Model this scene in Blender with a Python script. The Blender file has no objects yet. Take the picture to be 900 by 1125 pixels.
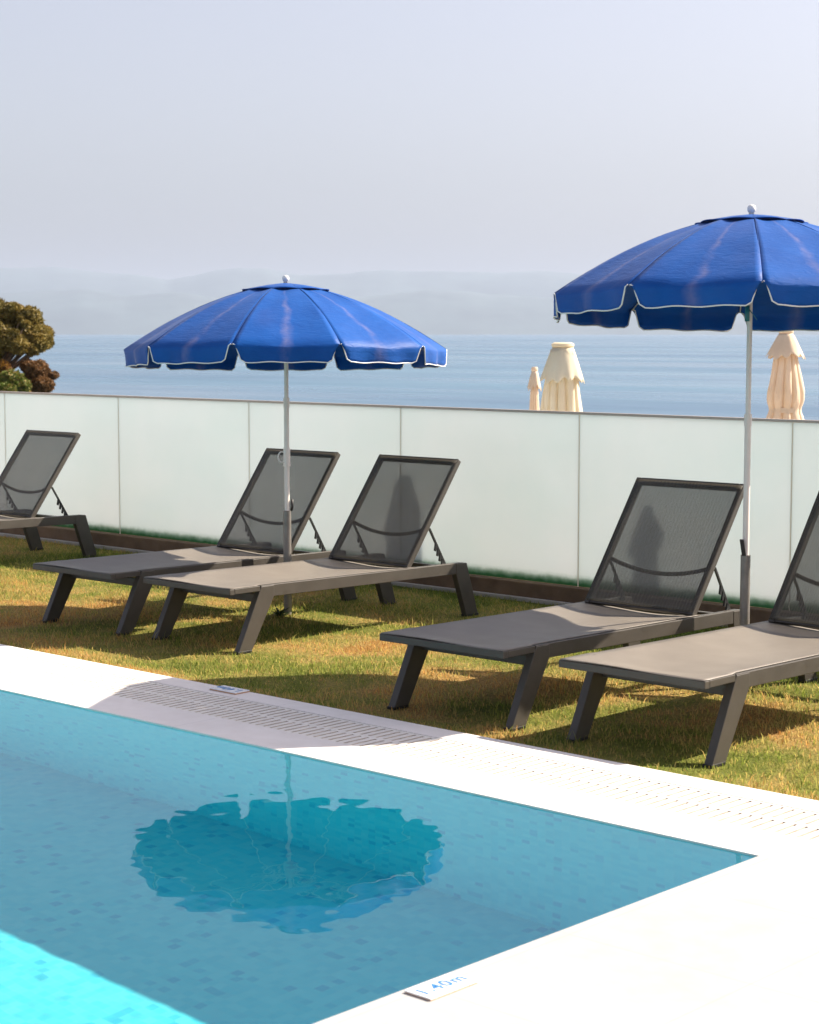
import bpy, bmesh, math, random
import numpy as np
from mathutils import Vector, Matrix
random.seed(7); rng = np.random.default_rng(7)
sc = bpy.context.scene
COL = sc.collection
PI = math.pi

# ------------------------------------------------------------------ helpers
def tag(o, label=None, cat=None, group=None, kind=None):
    if label: o['label'] = label
    if cat: o['category'] = cat
    if group: o['group'] = group
    if kind: o['kind'] = kind
    return o

def empty(name, loc=(0, 0, 0), rot=(0, 0, 0)):
    o = bpy.data.objects.new(name, None); COL.objects.link(o)
    o.location = loc; o.rotation_euler = rot; o.empty_display_size = .1
    return o

class MB:
    def __init__(s): s.v = []; s.f = []; s.mi = []
    def add(s, vs, fs, m=0):
        b = len(s.v); s.v += [tuple(p) for p in vs]
        s.f += [tuple(b + i for i in f) for f in fs]; s.mi += [m] * len(fs); return s
    def box(s, x0, x1, y0, y1, z0, z1, m=0):
        vs = [(x, y, z) for z in (z0, z1) for y in (y0, y1) for x in (x0, x1)]
        return s.add(vs, [(0, 2, 3, 1), (4, 5, 7, 6), (0, 1, 5, 4), (2, 6, 7, 3), (0, 4, 6, 2), (1, 3, 7, 5)], m)
    def prism(s, prof, x0, x1, m=0):
        """profile in (y,z), extruded along x"""
        n = len(prof)
        vs = [(x0, y, z) for y, z in prof] + [(x1, y, z) for y, z in prof]
        fs = [tuple(range(n))[::-1], tuple(range(n, 2 * n))] + [(i, (i + 1) % n, n + (i + 1) % n, n + i) for i in range(n)]
        return s.add(vs, fs, m)
    def tube(s, pts, r, n=10, m=0, closed=False, sx=1.0):
        pts = [Vector(p) for p in pts]; N = len(pts)
        rs = r if isinstance(r, (list, tuple)) else [r] * N
        rings = []
        up = None
        for i, p in enumerate(pts):
            if closed: t = pts[(i + 1) % N] - pts[i - 1]
            else: t = pts[min(i + 1, N - 1)] - pts[max(i - 1, 0)]
            t.normalize()
            if up is None:
                up = Vector((0, 0, 1)) if abs(t.z) < .9 else Vector((1, 0, 0))
            a = t.cross(up); a.normalize(); up = a.cross(t); up.normalize()
            rings.append([p + (a * math.cos(k * 2 * PI / n) * sx + up * math.sin(k * 2 * PI / n)) * rs[i] for k in range(n)])
        vs = [q for rg in rings for q in rg]; fs = []
        for i in range(N if closed else N - 1):
            j = (i + 1) % N
            for k in range(n):
                l = (k + 1) % n
                fs.append((i * n + k, i * n + l, j * n + l, j * n + k))
        if not closed:
            fs.append(tuple(range(n))[::-1]); fs.append(tuple((N - 1) * n + k for k in range(n)))
        return s.add(vs, fs, m)
    def lathe(s, prof, n=24, m=0, cx=0, cy=0):
        vs = []; fs = []
        for r, z in prof:
            vs += [(cx + r * math.cos(k * 2 * PI / n), cy + r * math.sin(k * 2 * PI / n), z) for k in range(n)]
        for i in range(len(prof) - 1):
            for k in range(n):
                l = (k + 1) % n
                fs.append((i * n + k, i * n + l, (i + 1) * n + l, (i + 1) * n + k))
        fs.append(tuple(range(n))[::-1]); fs.append(tuple((len(prof) - 1) * n + k for k in range(n)))
        return s.add(vs, fs, m)
    def beam(s, a, b, w, h, side=(1, 0, 0), m=0):
        """rectangular bar a->b; w along 'side', h across"""
        a = Vector(a); b = Vector(b); t = (b - a).normalized(); sd = Vector(side).normalized()
        n = t.cross(sd).normalized()
        vs = [p + sd * (w / 2 * i) + n * (h / 2 * j) for p in (a, b) for i, j in ((-1, -1), (1, -1), (1, 1), (-1, 1))]
        return s.add(vs, [(3, 2, 1, 0), (4, 5, 6, 7), (0, 1, 5, 4), (1, 2, 6, 5), (2, 3, 7, 6), (3, 0, 4, 7)], m)
    def build(s, name, mat, parent=None, bevel=0, smooth=False, segs=2, auto=None):
        me = bpy.data.meshes.new(name); me.from_pydata(s.v, [], s.f)
        for mm in (mat if isinstance(mat, (list, tuple)) else [mat]): me.materials.append(mm)
        if any(s.mi): me.polygons.foreach_set('material_index', s.mi)
        bm = bmesh.new(); bm.from_mesh(me); bmesh.ops.recalc_face_normals(bm, faces=bm.faces); bm.to_mesh(me); bm.free()
        if smooth: me.polygons.foreach_set('use_smooth', [True] * len(me.polygons))
        if auto is not None: me.set_sharp_from_angle(angle=math.radians(auto))
        o = bpy.data.objects.new(name, me); COL.objects.link(o)
        if parent: o.parent = parent
        if bevel:
            md = o.modifiers.new('bevel', 'BEVEL'); md.width = bevel; md.segments = segs; md.limit_method = 'ANGLE'; md.angle_limit = math.radians(40)
        return o

def copy_tree(o, parent=None):
    c = o.copy(); COL.objects.link(c)
    if parent: c.parent = parent
    for ch in list(o.children): copy_tree(ch, c)
    return c

# ---- material helpers
def mat(name):
    m = bpy.data.materials.new(name); m.use_nodes = True
    nt = m.node_tree; nt.nodes.clear()
    out = nt.nodes.new('ShaderNodeOutputMaterial')
    return m, nt, out
def N(nt, t, **k):
    n = nt.nodes.new(t)
    for a, v in k.items():
        if a in n.inputs.keys() if hasattr(n.inputs, 'keys') else False: n.inputs[a].default_value = v
        else: setattr(n, a, v)
    return n
def L(nt, a, b): nt.links.new(a, b)
def coords(nt, kind='Object', scale=None):
    tc = nt.nodes.new('ShaderNodeTexCoord')
    s = tc.outputs[kind]
    if scale:
        mp = nt.nodes.new('ShaderNodeMapping'); mp.inputs['Scale'].default_value = scale
        L(nt, s, mp.inputs['Vector']); s = mp.outputs[0]
    return s
def noise(nt, vec, scale, detail=3, rough=.55, dim='3D', dist=0):
    n = nt.nodes.new('ShaderNodeTexNoise'); n.inputs['Scale'].default_value = scale
    n.inputs['Detail'].default_value = detail; n.inputs['Roughness'].default_value = rough; n.inputs['Distortion'].default_value = dist
    if vec: L(nt, vec, n.inputs['Vector'])
    return n.outputs['Fac']
def ramp(nt, fac, stops, interp='LINEAR'):
    r = nt.nodes.new('ShaderNodeValToRGB'); r.color_ramp.interpolation = interp
    el = r.color_ramp.elements
    while len(el) > 1: el.remove(el[-1])
    el[0].position = stops[0][0]; c = stops[0][1]; el[0].color = (*c, 1) if len(c) == 3 else c
    for p, c in stops[1:]:
        e = el.new(p); e.color = (*c, 1) if len(c) == 3 else c
    L(nt, fac, r.inputs[0]); return r.outputs[0]
def mixc(nt, f, a, b, mode='MIX'):
    m = nt.nodes.new('ShaderNodeMix'); m.data_type = 'RGBA'; m.blend_type = mode
    for sock, v in ((m.inputs['Factor'], f), (m.inputs['A'], a), (m.inputs['B'], b)):
        pass
    fi, ai, bi = m.inputs[0], m.inputs[6], m.inputs[7]
    for sock, v in ((fi, f), (ai, a), (bi, b)):
        if isinstance(v, (int, float)): sock.default_value = v
        elif isinstance(v, tuple): sock.default_value = (*v, 1) if len(v) == 3 else v
        else: L(nt, v, sock)
    return m.outputs[2]
def math_(nt, op, a, b=None, c=None, clamp=False):
    m = nt.nodes.new('ShaderNodeMath'); m.operation = op; m.use_clamp = clamp
    for i, v in enumerate((a, b, c)):
        if v is None: continue
        if isinstance(v, (int, float)): m.inputs[i].default_value = v
        else: L(nt, v, m.inputs[i])
    return m.outputs[0]
def bump(nt, h, strength=.3, dist=.01, normal=None):
    b = nt.nodes.new('ShaderNodeBump'); b.inputs['Strength'].default_value = strength; b.inputs['Distance'].default_value = dist
    L(nt, h, b.inputs['Height'])
    if normal: L(nt, normal, b.inputs['Normal'])
    return b.outputs[0]
def pbsdf(nt, color=None, rough=.5, metal=0, spec=.5, normal=None, trans=0, ior=1.5, sheen=0):
    p = nt.nodes.new('ShaderNodeBsdfPrincipled')
    for k, v in (('Base Color', color), ('Roughness', rough), ('Metallic', metal), ('Specular IOR Level', spec), ('Transmission Weight', trans), ('IOR', ior), ('Sheen Weight', sheen)):
        if v is None: continue
        if isinstance(v, (int, float)): p.inputs[k].default_value = v
        elif isinstance(v, tuple): p.inputs[k].default_value = (*v, 1)
        else: L(nt, v, p.inputs[k])
    if normal: L(nt, normal, p.inputs['Normal'])
    return p.outputs[0]
def shmix(nt, f, a, b):
    m = nt.nodes.new('ShaderNodeMixShader')
    if isinstance(f, (int, float)): m.inputs[0].default_value = f
    else: L(nt, f, m.inputs[0])
    L(nt, a, m.inputs[1]); L(nt, b, m.inputs[2]); return m.outputs[0]
def sepxyz(nt, v):
    s = nt.nodes.new('ShaderNodeSeparateXYZ'); L(nt, v, s.inputs[0]); return s.outputs

def simple(name, color, rough=.5, metal=0, spec=.5, var=.12, vscale=6, bstr=0, bscale=200):
    m, nt, out = mat(name)
    v = coords(nt)
    f = noise(nt, v, vscale, 4)
    lo = tuple(c * (1 - var) for c in color); hi = tuple(min(1, c * (1 + var)) for c in color)
    c = ramp(nt, f, [(.3, lo), (.7, hi)])
    nm = bump(nt, noise(nt, v, bscale, 2), bstr, .002) if bstr else None
    r = ramp(nt, noise(nt, v, vscale * 3, 3), [(.3, (rough * .85,) * 3), (.7, (min(1, rough * 1.15),) * 3)])
    L(nt, pbsdf(nt, c, r, metal, spec, nm), out.inputs[0]); return m

# ------------------------------------------------------------------ sun, sky, camera
SUN = Vector((1.1, 1.98, 2.265 * math.tan(math.radians(39.5)))).normalized()
el = math.asin(SUN.z)
az = math.atan2(SUN.x, SUN.y)       # clockwise from +Y
w = bpy.data.worlds.new('World'); sc.world = w; w.use_nodes = True
nt = w.node_tree; nt.nodes.clear()
sky = nt.nodes.new('ShaderNodeTexSky'); sky.sky_type = 'NISHITA'; sky.sun_disc = False
sky.sun_elevation = el; sky.sun_rotation = az
sky.air_density = 1.0; sky.dust_density = 3.2; sky.ozone_density = 3.0; sky.altitude = 0
bg = nt.nodes.new('ShaderNodeBackground'); bg.inputs[1].default_value = .083
wo = nt.nodes.new('ShaderNodeOutputWorld')
hsv = nt.nodes.new('ShaderNodeHueSaturation'); hsv.inputs['Saturation'].default_value = .56; L(nt, sky.outputs[0], hsv.inputs['Color'])
tint = nt.nodes.new('ShaderNodeMix'); tint.data_type = 'RGBA'; tint.blend_type = 'MULTIPLY'; tint.inputs[0].default_value = 1
L(nt, hsv.outputs[0], tint.inputs[6]); tint.inputs[7].default_value = (1.035, .95, .955, 1)
L(nt, tint.outputs[2], bg.inputs[0]); L(nt, bg.outputs[0], wo.inputs[0])

sl = bpy.data.lights.new('sun', 'SUN'); sl.energy = 5.0; sl.angle = math.radians(.5); sl.color = (1, .89, .74)
so = bpy.data.objects.new('sun', sl); COL.objects.link(so)
so.rotation_euler = SUN.to_track_quat('Z', 'Y').to_euler(); so.location = SUN * 30

cd = bpy.data.cameras.new('camera'); co = bpy.data.objects.new('camera', cd); COL.objects.link(co)
fpx = 2056.; pitch = math.atan((562.5 - 366) / fpx)
co.location = (0, 0, 1.7); co.rotation_euler = (PI / 2 - pitch, 0, math.radians(42.75))
cd.sensor_fit = 'HORIZONTAL'; cd.sensor_width = 36; cd.lens = fpx / 900 * 36; cd.clip_end = 100000; cd.clip_start = .1
cd.dof.use_dof = True; cd.dof.focus_distance = 10.0; cd.dof.aperture_fstop = 8.0
sc.camera = co

sc.view_settings.view_transform = 'Standard'; sc.view_settings.look = 'None'
sc.view_settings.gamma = 1; sc.view_settings.exposure = 1.25
sc.render.engine = 'CYCLES'
cy = sc.cycles
cy.use_denoising = True; cy.max_bounces = 10; cy.transparent_max_bounces = 12; cy.transmission_bounces = 8
cy.diffuse_bounces = 6; cy.glossy_bounces = 4; cy.volume_bounces = 1; cy.sample_clamp_indirect = .25
cy.caustics_reflective = False; cy.caustics_refractive = True; cy.use_adaptive_sampling = True; cy.adaptive_threshold = .01

# ------------------------------------------------------------------ materials
def m_stone(name, base, var=.05, pink=0, jx=None, jy=None):
    m, nt, out = mat(name); v = coords(nt)
    a = noise(nt, v, 1.3, 6, .6, dist=.6); b = noise(nt, v, 9, 5, .6)
    c1 = ramp(nt, a, [(.3, tuple(x * (1 - var) for x in base)), (.55, base), (.75, tuple(min(1, x * (1 + var * .6)) for x in (base[0], base[1] * .99, base[2] * .97)))])
    c2 = ramp(nt, b, [(.35, (.90, .88, .86)), (.6, (1, 1, 1))])
    c = mixc(nt, .55, c1, c2, 'MULTIPLY')
    # thin joints between slabs
    if jx:
        s = sepxyz(nt, v)
        fx = math_(nt, 'PINGPONG', math_(nt, 'ADD', s[0], .18), jx / 2)
        j = math_(nt, 'LESS_THAN', fx, .0016)
        if jy:
            fy = math_(nt, 'PINGPONG', math_(nt, 'ADD', s[1], .09), jy / 2)
            j = math_(nt, 'MAXIMUM', j, math_(nt, 'LESS_THAN', fy, .0016))
        c = mixc(nt, j, c, tuple(x * .72 for x in base))
    L(nt, pbsdf(nt, c, .62, 0, .35, bump(nt, noise(nt, v, 160, 4), .15, .002)), out.inputs[0]); return m
M_deck = m_stone('pale_stone_deck', (.425, .425, .42), .09, jx=.6, jy=.6)
M_coping = m_stone('pale_coping_stone', (.79, .745, .71), .08, jx=1.2)
M_grate = simple('cream_grate', (.74, .70, .64), .55, var=.05, vscale=14)
M_channel = simple('dark_channel', (.22, .18, .14), .8)
M_gray = simple('graphite_aluminium', (.058, .050, .042), .45, 0, .45, .12, 8, .15, 500)
M_black = simple('black_plastic', (.012, .012, .013), .45)
M_white = simple('white_painted_steel', (.82, .75, .69), .38, var=.06)
M_sleeve = simple('galvanised_steel', (.24, .22, .20), .40, .3, .5, .22, 12)
M_plastic = simple('white_plastic', (.75, .73, .70), .4, var=.04)
M_plinth = simple('brown_rendered_kerb', (.17, .105, .058), .85, var=.25, vscale=5, bstr=.5, bscale=90)
M_footing = simple('pale_concrete_edging', (.42, .38, .33), .8, var=.15)
M_cap = simple('beige_aluminium_cap', (.50, .42, .36), .4, .2, var=.06)
M_joint = None
M_tile = simple('glazed_white_tile', (.82, .82, .82), .25, var=.03)
M_tileedge = simple('terracotta_tile_edge', (.62, .33, .17), .8, var=.12)
M_blue = simple('blue_glaze', (.04, .20, .50), .3, var=.1)
M_teal = simple('teal_plastic', (.02, .16, .20), .4, var=.1)
M_lower = simple('lower_terrace_stone', (.42, .38, .33), .8, var=.15, vscale=2)
M_block = simple('terrace_earth', (.30, .24, .17), .9, var=.2, vscale=1)

def m_glass():
    m, nt, out = mat('frosted_green_glass'); v = coords(nt); s = sepxyz(nt, v)
    n1 = noise(nt, v, 1.1, 4, .6)
    c = ramp(nt, n1, [(.3, (.77, .835, .84)), (.7, (.85, .885, .895))])
    # grass showing through and kerb shade, painted as green into the glass foot
    wob = math_(nt, 'MULTIPLY', noise(nt, v, 16, 3), .035)
    h = math_(nt, 'SUBTRACT', s[2], wob)
    f = ramp(nt, math_(nt, 'MULTIPLY', h, 5.0), [(.56, (1, 1, 1)), (.68, (.7, .7, .7)), (.78, (.2, .2, .2)), (.88, (.0, .0, .0))])
    c = mixc(nt, f, c, (.07, .18, .09))
    tr = nt.nodes.new('ShaderNodeBsdfTranslucent'); L(nt, c, tr.inputs[0])
    p = pbsdf(nt, c, .12, 0, .5)
    L(nt, shmix(nt, .5, p, tr.outputs[0]), out.inputs[0]); return m
M_glass = m_glass()

def m_sling(name, alpha, base, th):
    m, nt, out = mat(name); v = coords(nt)
    # weave: crossing threads with small see-through gaps
    s = sepxyz(nt, v)
    fr = 2 * PI / .0085
    wx = math_(nt, 'SINE', math_(nt, 'MULTIPLY', s[0], fr)); wy = math_(nt, 'SINE', math_(nt, 'MULTIPLY', s[1], fr))
    wv = math_(nt, 'MULTIPLY', wx, wy)
    f = noise(nt, v, 5, 4)
    c = ramp(nt, f, [(.3, base[0]), (.7, base[1])])
    c = mixc(nt, math_(nt, 'MULTIPLY_ADD', wv, .25, .25), c, th)
    nm = bump(nt, wv, .35, .0006)
    p = pbsdf(nt, c, .50, 0, .85, nm)
    tl = nt.nodes.new('ShaderNodeBsdfTranslucent'); L(nt, c, tl.inputs[0])
    p = shmix(nt, .2, p, tl.outputs[0])
    tp = nt.nodes.new('ShaderNodeBsdfTransparent')
    a = math_(nt, 'MULTIPLY_ADD', wv, .22 if alpha > .2 else .10, alpha)
    L(nt, shmix(nt, a, p, tp.outputs[0]), out.inputs[0]); return m
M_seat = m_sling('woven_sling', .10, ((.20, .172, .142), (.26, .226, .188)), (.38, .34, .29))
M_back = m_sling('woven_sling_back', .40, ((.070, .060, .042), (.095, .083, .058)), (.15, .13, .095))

def m_canopy():
    m, nt, out = mat('blue_canopy_fabric')
    uv = nt.nodes.new('ShaderNodeUVMap'); uv.uv_map = 'UVMap'; s = sepxyz(nt, uv.outputs[0])   # u across the panel 0..1, v from hub to hem
    pan = nt.nodes.new('ShaderNodeAttribute'); pan.attribute_name = 'panel'
    v = coords(nt)
    base = ramp(nt, noise(nt, v, 5, 4), [(.3, (.003, .066, .30)), (.7, (.006, .090, .37))])
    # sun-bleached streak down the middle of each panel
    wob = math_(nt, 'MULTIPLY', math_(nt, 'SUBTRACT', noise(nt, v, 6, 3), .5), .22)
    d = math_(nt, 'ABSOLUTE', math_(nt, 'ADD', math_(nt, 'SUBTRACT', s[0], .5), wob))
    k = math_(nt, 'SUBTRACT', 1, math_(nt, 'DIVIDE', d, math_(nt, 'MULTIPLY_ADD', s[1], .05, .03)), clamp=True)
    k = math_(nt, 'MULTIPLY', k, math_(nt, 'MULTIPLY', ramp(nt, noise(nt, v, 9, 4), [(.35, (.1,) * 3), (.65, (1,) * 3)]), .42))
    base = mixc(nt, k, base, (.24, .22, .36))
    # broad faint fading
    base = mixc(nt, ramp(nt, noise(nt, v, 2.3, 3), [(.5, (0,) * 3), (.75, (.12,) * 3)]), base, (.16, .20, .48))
    wv = nt.nodes.new('ShaderNodeTexWave'); wv.inputs['Scale'].default_value = 1.6; wv.inputs['Distortion'].default_value = 7; wv.inputs['Detail'].default_value = 3
    L(nt, v, wv.inputs[0])
    cr = nt.nodes.new('ShaderNodeMapping'); cr.inputs['Scale'].default_value = (3.0, 16.0, 1); L(nt, uv.outputs[0], cr.inputs[0])
    n2 = math_(nt, 'MULTIPLY', noise(nt, cr.outputs[0], 2.2, 5, .6, dist=.8), 2.4)
    nm = bump(nt, math_(nt, 'ADD', n2, math_(nt, 'ADD', wv.outputs['Fac'], noise(nt, v, 13, 4))), .30, .005)
    p = pbsdf(nt, base, .5, 0, .14, nm, sheen=.04)
    tl = nt.nodes.new('ShaderNodeBsdfTranslucent'); L(nt, base, tl.inputs[0])
    L(nt, shmix(nt, .13, p, tl.outputs[0]), out.inputs[0]); return m
M_canopy = m_canopy()
M_navy = simple('navy_edging', (.01, .022, .09), .6)

def m_cream(name, c0, c1):
    m, nt, out = mat(name); v = coords(nt)
    c = ramp(nt, noise(nt, v, 6, 4), [(.3, c0), (.7, c1)])
    p = pbsdf(nt, c, .8, 0, .2, bump(nt, noise(nt, v, 30, 4), .3, .006))
    tl = nt.nodes.new('ShaderNodeBsdfTranslucent'); L(nt, c, tl.inputs[0])
    L(nt, shmix(nt, .3, p, tl.outputs[0]), out.inputs[0]); return m
M_cream = m_cream('cream_fabric', (.78, .68, .50), (.86, .79, .63))
M_joint = m_cream('pale_joint_seal', (.80, .78, .70), (.84, .82, .74))
M_tan = m_cream('tan_fabric', (.78, .64, .48), (.85, .72, .57))

# ------------------------------------------------------------------ setting: terrace, lawn, deck, coping
def patchy(nt, v):
    """0..1 dryness of the lawn"""
    a = noise(nt, v, .9, 5, .62, dist=.5)
    b = noise(nt, v, 4.5, 4, .6)
    y = sepxyz(nt, v)[1]      # drier along the coping, greener at the foot of the fence
    e = math_(nt, 'MULTIPLY', math_(nt, 'SUBTRACT', 1, math_(nt, 'DIVIDE', math_(nt, 'SUBTRACT', y, 5.95), .55), clamp=True), .075)
    g = math_(nt, 'MULTIPLY', math_(nt, 'DIVIDE', math_(nt, 'SUBTRACT', y, 7.6), 1.6, clamp=True), -.055)
    t = math_(nt, 'ADD', math_(nt, 'MULTIPLY', a, .8), math_(nt, 'MULTIPLY', b, .2))
    return math_(nt, 'ADD', math_(nt, 'ADD', t, .028), math_(nt, 'ADD', e, g))
GRASS_RAMP = [(.36, (.12, .17, .025)), (.47, (.27, .30, .06)), (.54, (.43, .37, .11)), (.61, (.60, .40, .14)), (.70, (.52, .27, .08))]
m, nt, out = mat('dry_lawn_soil'); v = coords(nt)
c = ramp(nt, patchy(nt, v), [(p, tuple(x * .62 for x in q)) for p, q in GRASS_RAMP])
c = mixc(nt, .8, c, ramp(nt, noise(nt, v, 60, 4), [(.3, (.35, .33, .3)), (.7, (1.2, 1.15, 1.1))]), 'MULTIPLY')
L(nt, pbsdf(nt, c, .95, 0, .1, bump(nt, noise(nt, v, 90, 4), .8, .02)), out.inputs[0]); M_soil = m
m, nt, out = mat('grass_blades'); v = coords(nt)
at = nt.nodes.new('ShaderNodeAttribute'); at.attribute_name = 'rnd'
dry = math_(nt, 'ADD', patchy(nt, v), math_(nt, 'MULTIPLY_ADD', at.outputs['Fac'], .24, -.12))
c = ramp(nt, dry, GRASS_RAMP)
tl = nt.nodes.new('ShaderNodeBsdfTranslucent'); L(nt, c, tl.inputs[0])
L(nt, shmix(nt, .6, pbsdf(nt, c, .6, 0, .25), tl.outputs[0]), out.inputs[0]); M_blade = m

LZ = -.050      # lawn level: it dips from the coping to 5 cm below it
def lawn_z(y): return LZ + .036 * np.clip((6.30 - y) / .36, 0, 1) ** 1.5
b = MB(); ysl = [5.936, 6.0, 6.08, 6.16, 6.24, 6.3, 7.5, 9.475]
vs = [(x, y, float(lawn_z(y)) - .003) for y in ysl for x in (-40, 12)] + [(x, y, -.9) for y in (9.475, 5.936) for x in (-40, 12)]
k = len(ysl) + 2
b.add(vs, [(2 * i, 2 * i + 1, 2 * i + 3, 2 * i + 2) for i in range(k - 1)] + [(2 * k - 2, 2 * k - 1, 1, 0), tuple(range(0, 2 * k, 2)), tuple(range(1, 2 * k, 2))[::-1]])
tag(b.build('lawn', M_soil), kind='structure')
# terrace body under everything
b = MB(); b.box(-40, 12, -20, 9.475, -8, -2.0)
tag(b.build('terrace_ground', M_block), kind='structure')
tag(MB().box(-40, 12, 9.75, 15.5, -1.6, -.60).build('lower_terrace_floor', M_lower), kind='structure')
# deck round the pool (near side and right side)
PX = -3.22; PYF = 5.17; PYN = -3.0; PXL = -13.0
b = MB()
b.box(PX, 12, -20, 5.17, -.35, 0); b.box(-40, PX, -20, PYN, -.35, 0); b.box(-40, PXL, PYN, 5.17, -.35, 0)
tag(b.build('pool_deck', M_deck), kind='structure')
b = MB(); b.box(-40, 12, 5.17, 5.435, -.35, 0.0); b.box(-40, 12, 5.79, 5.935, -.35, 0.0)
tag(b.build('pool_coping', M_coping), kind='structure')
# overflow grating: two staggered rows of slots
b = MB(); y0, ym0, ym1, y1 = 5.438, 5.600, 5.622, 5.787
zt, zb = -.002, -.022
b.box(-40, 12, y0, y0 + .014, zb, zt); b.box(-40, 12, ym0, ym1, zb, zt); b.box(-40, 12, y1 - .014, y1, zb, zt)
P = .045; gap = .0145
x = -14.0
while x < 1.0:
    b.box(x, x + P - gap, y0 + .014, ym0, zb, zt); b.box(x + P * .5, x + P * 1.5 - gap, ym1, y1 - .014, zb, zt); x += P
b.box(-40, -14.0, y0 + .014, ym0, zb, zt); b.box(x, 12, y0 + .014, ym0, zb, zt)
b.box(-40, -14.0 + P * .5, ym1, y1 - .014, zb, zt); b.box(x + P * .5, 12, ym1, y1 - .014, zb, zt)
M_slotwall = simple('beige_slot_walls', (.58, .50, .43), .9, var=.25, vscale=20)  # darker tone on every grating face but the tops, so the slots show
g = b.build('drain_grating', [M_grate, M_slotwall])
g.data.polygons.foreach_set('material_index', [0 if p.normal.z > .5 else 1 for p in g.data.polygons])
tag(g, 'cream slotted overflow grating set between the pool coping and the lawn', 'grating')
tag(MB().box(-40, 12, 5.435, 5.79, -.12, -.06).build('gutter_floor', M_channel), kind='structure')

# ------------------------------------------------------------------ pool
DEP = 1.30
m, nt, out = mat('turquoise_mosaic'); v = coords(nt)
mp = nt.nodes.new('ShaderNodeMapping'); mp.inputs['Scale'].default_value = (27, 27, 27); L(nt, v, mp.inputs[0])
vo = nt.nodes.new('ShaderNodeVectorMath'); vo.operation = 'FLOOR'; L(nt, mp.outputs[0], vo.inputs[0])
wn = nt.nodes.new('ShaderNodeTexWhiteNoise'); wn.noise_dimensions = '3D'; L(nt, vo.outputs[0], wn.inputs[0])
ct = ramp(nt, wn.outputs['Value'], [(0, (.07, .81, .92)), (.5, (.10, .85, .94)), (.88, (.13, .87, .95)), (.93, (.06, .75, .88)), (1, (.04, .62, .80))])
fr = nt.nodes.new('ShaderNodeVectorMath'); fr.operation = 'FRACTION'; L(nt, mp.outputs[0], fr.inputs[0]); s = sepxyz(nt, fr.outputs[0])
gx = math_(nt, 'LESS_THAN', s[0], .06); gy = math_(nt, 'LESS_THAN', s[1], .06); 
gr = math_(nt, 'MAXIMUM', gx, gy)
c = mixc(nt, math_(nt, 'MULTIPLY', gr, .25), ct, (.25, .80, .84))
L(nt, pbsdf(nt, c, .35, 0, .3), out.inputs[0]); M_mosaic = m
b = MB()
b.box(PXL - .2, PX + .2, PYN - .2, PYF + .2, -DEP - .15, -DEP)
b.box(PX, PX + .2, PYN, PYF, -DEP, -.35); b.box(PXL - .2, PXL, PYN, PYF, -DEP, -.35)
b.box(PXL - .2, PX + .2, PYF, PYF + .2, -DEP, -.35); b.box(PXL - .2, PX + .2, PYN - .2, PYN, -DEP, -.35)
# liner strip over the slab edges, 3 mm proud
b.box(PX - .003, PX, PYN + .003, PYF - .003, -.36, -.014); b.box(PXL, PX, PYF - .003, PYF, -.36, -.014)
b.box(PXL, PXL + .003, PYN + .003, PYF - .003, -.36, -.014); b.box(PXL, PX, PYN, PYN + .003, -.36, -.014)
pool = b.build('pool_basin', M_mosaic); tag(pool, kind='structure')
pool.cycles.is_caustics_receiver = True
# water sheet with real ripples
nx, ny = 640, 540
xs = np.linspace(PXL + .004, PX - .0035, nx); ys = np.linspace(PYN + .004, PYF - .0035, ny)
X, Y = np.meshgrid(xs, ys)
Z = np.zeros_like(X)
for i in range(60):
    lam = .065 * (9.0 ** rng.random()); th = rng.normal(.6, .9); ph = rng.random() * 6.28
    a = .000031 * (lam / .3) ** .75
    Z += a * np.sin(2 * PI / lam * (X * math.cos(th) + Y * math.sin(th)) + ph + .6 * np.sin(X * 1.3 + i) + .6 * np.sin(Y * 1.1 + 2 * i))
Z += -.006
vs = np.stack([X, Y, Z], -1).reshape(-1, 3)
idx = np.arange(nx * ny).reshape(ny, nx)
fs = np.stack([idx[:-1, :-1], idx[:-1, 1:], idx[1:, 1:], idx[1:, :-1]], -1).reshape(-1, 4)
me = bpy.data.meshes.new('pool_water'); me.from_pydata(vs.tolist(), [], fs.tolist()); me.polygons.foreach_set('use_smooth', [True] * len(me.polygons))
m, nt, out = mat('pool_water')
g = nt.nodes.new('ShaderNodeBsdfRefraction'); g.inputs['IOR'].default_value = 1.333; g.inputs['Roughness'].default_value = 0; g.inputs[0].default_value = (.90, .99, 1, 1)
gg = nt.nodes.new('ShaderNodeBsdfGlass'); gg.inputs['IOR'].default_value = 1.333; gg.inputs['Roughness'].default_value = 0; gg.inputs[0].default_value = (.93, .99, 1, 1)
L(nt, gg.outputs[0], out.inputs[0])
me.materials.append(m)
water = bpy.data.objects.new('pool_water', me); COL.objects.link(water); tag(water, kind='structure')
water.cycles.is_caustics_caster = True
sl.cycles.is_caustics_light = True; w.cycles.is_caustics_light = True

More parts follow.
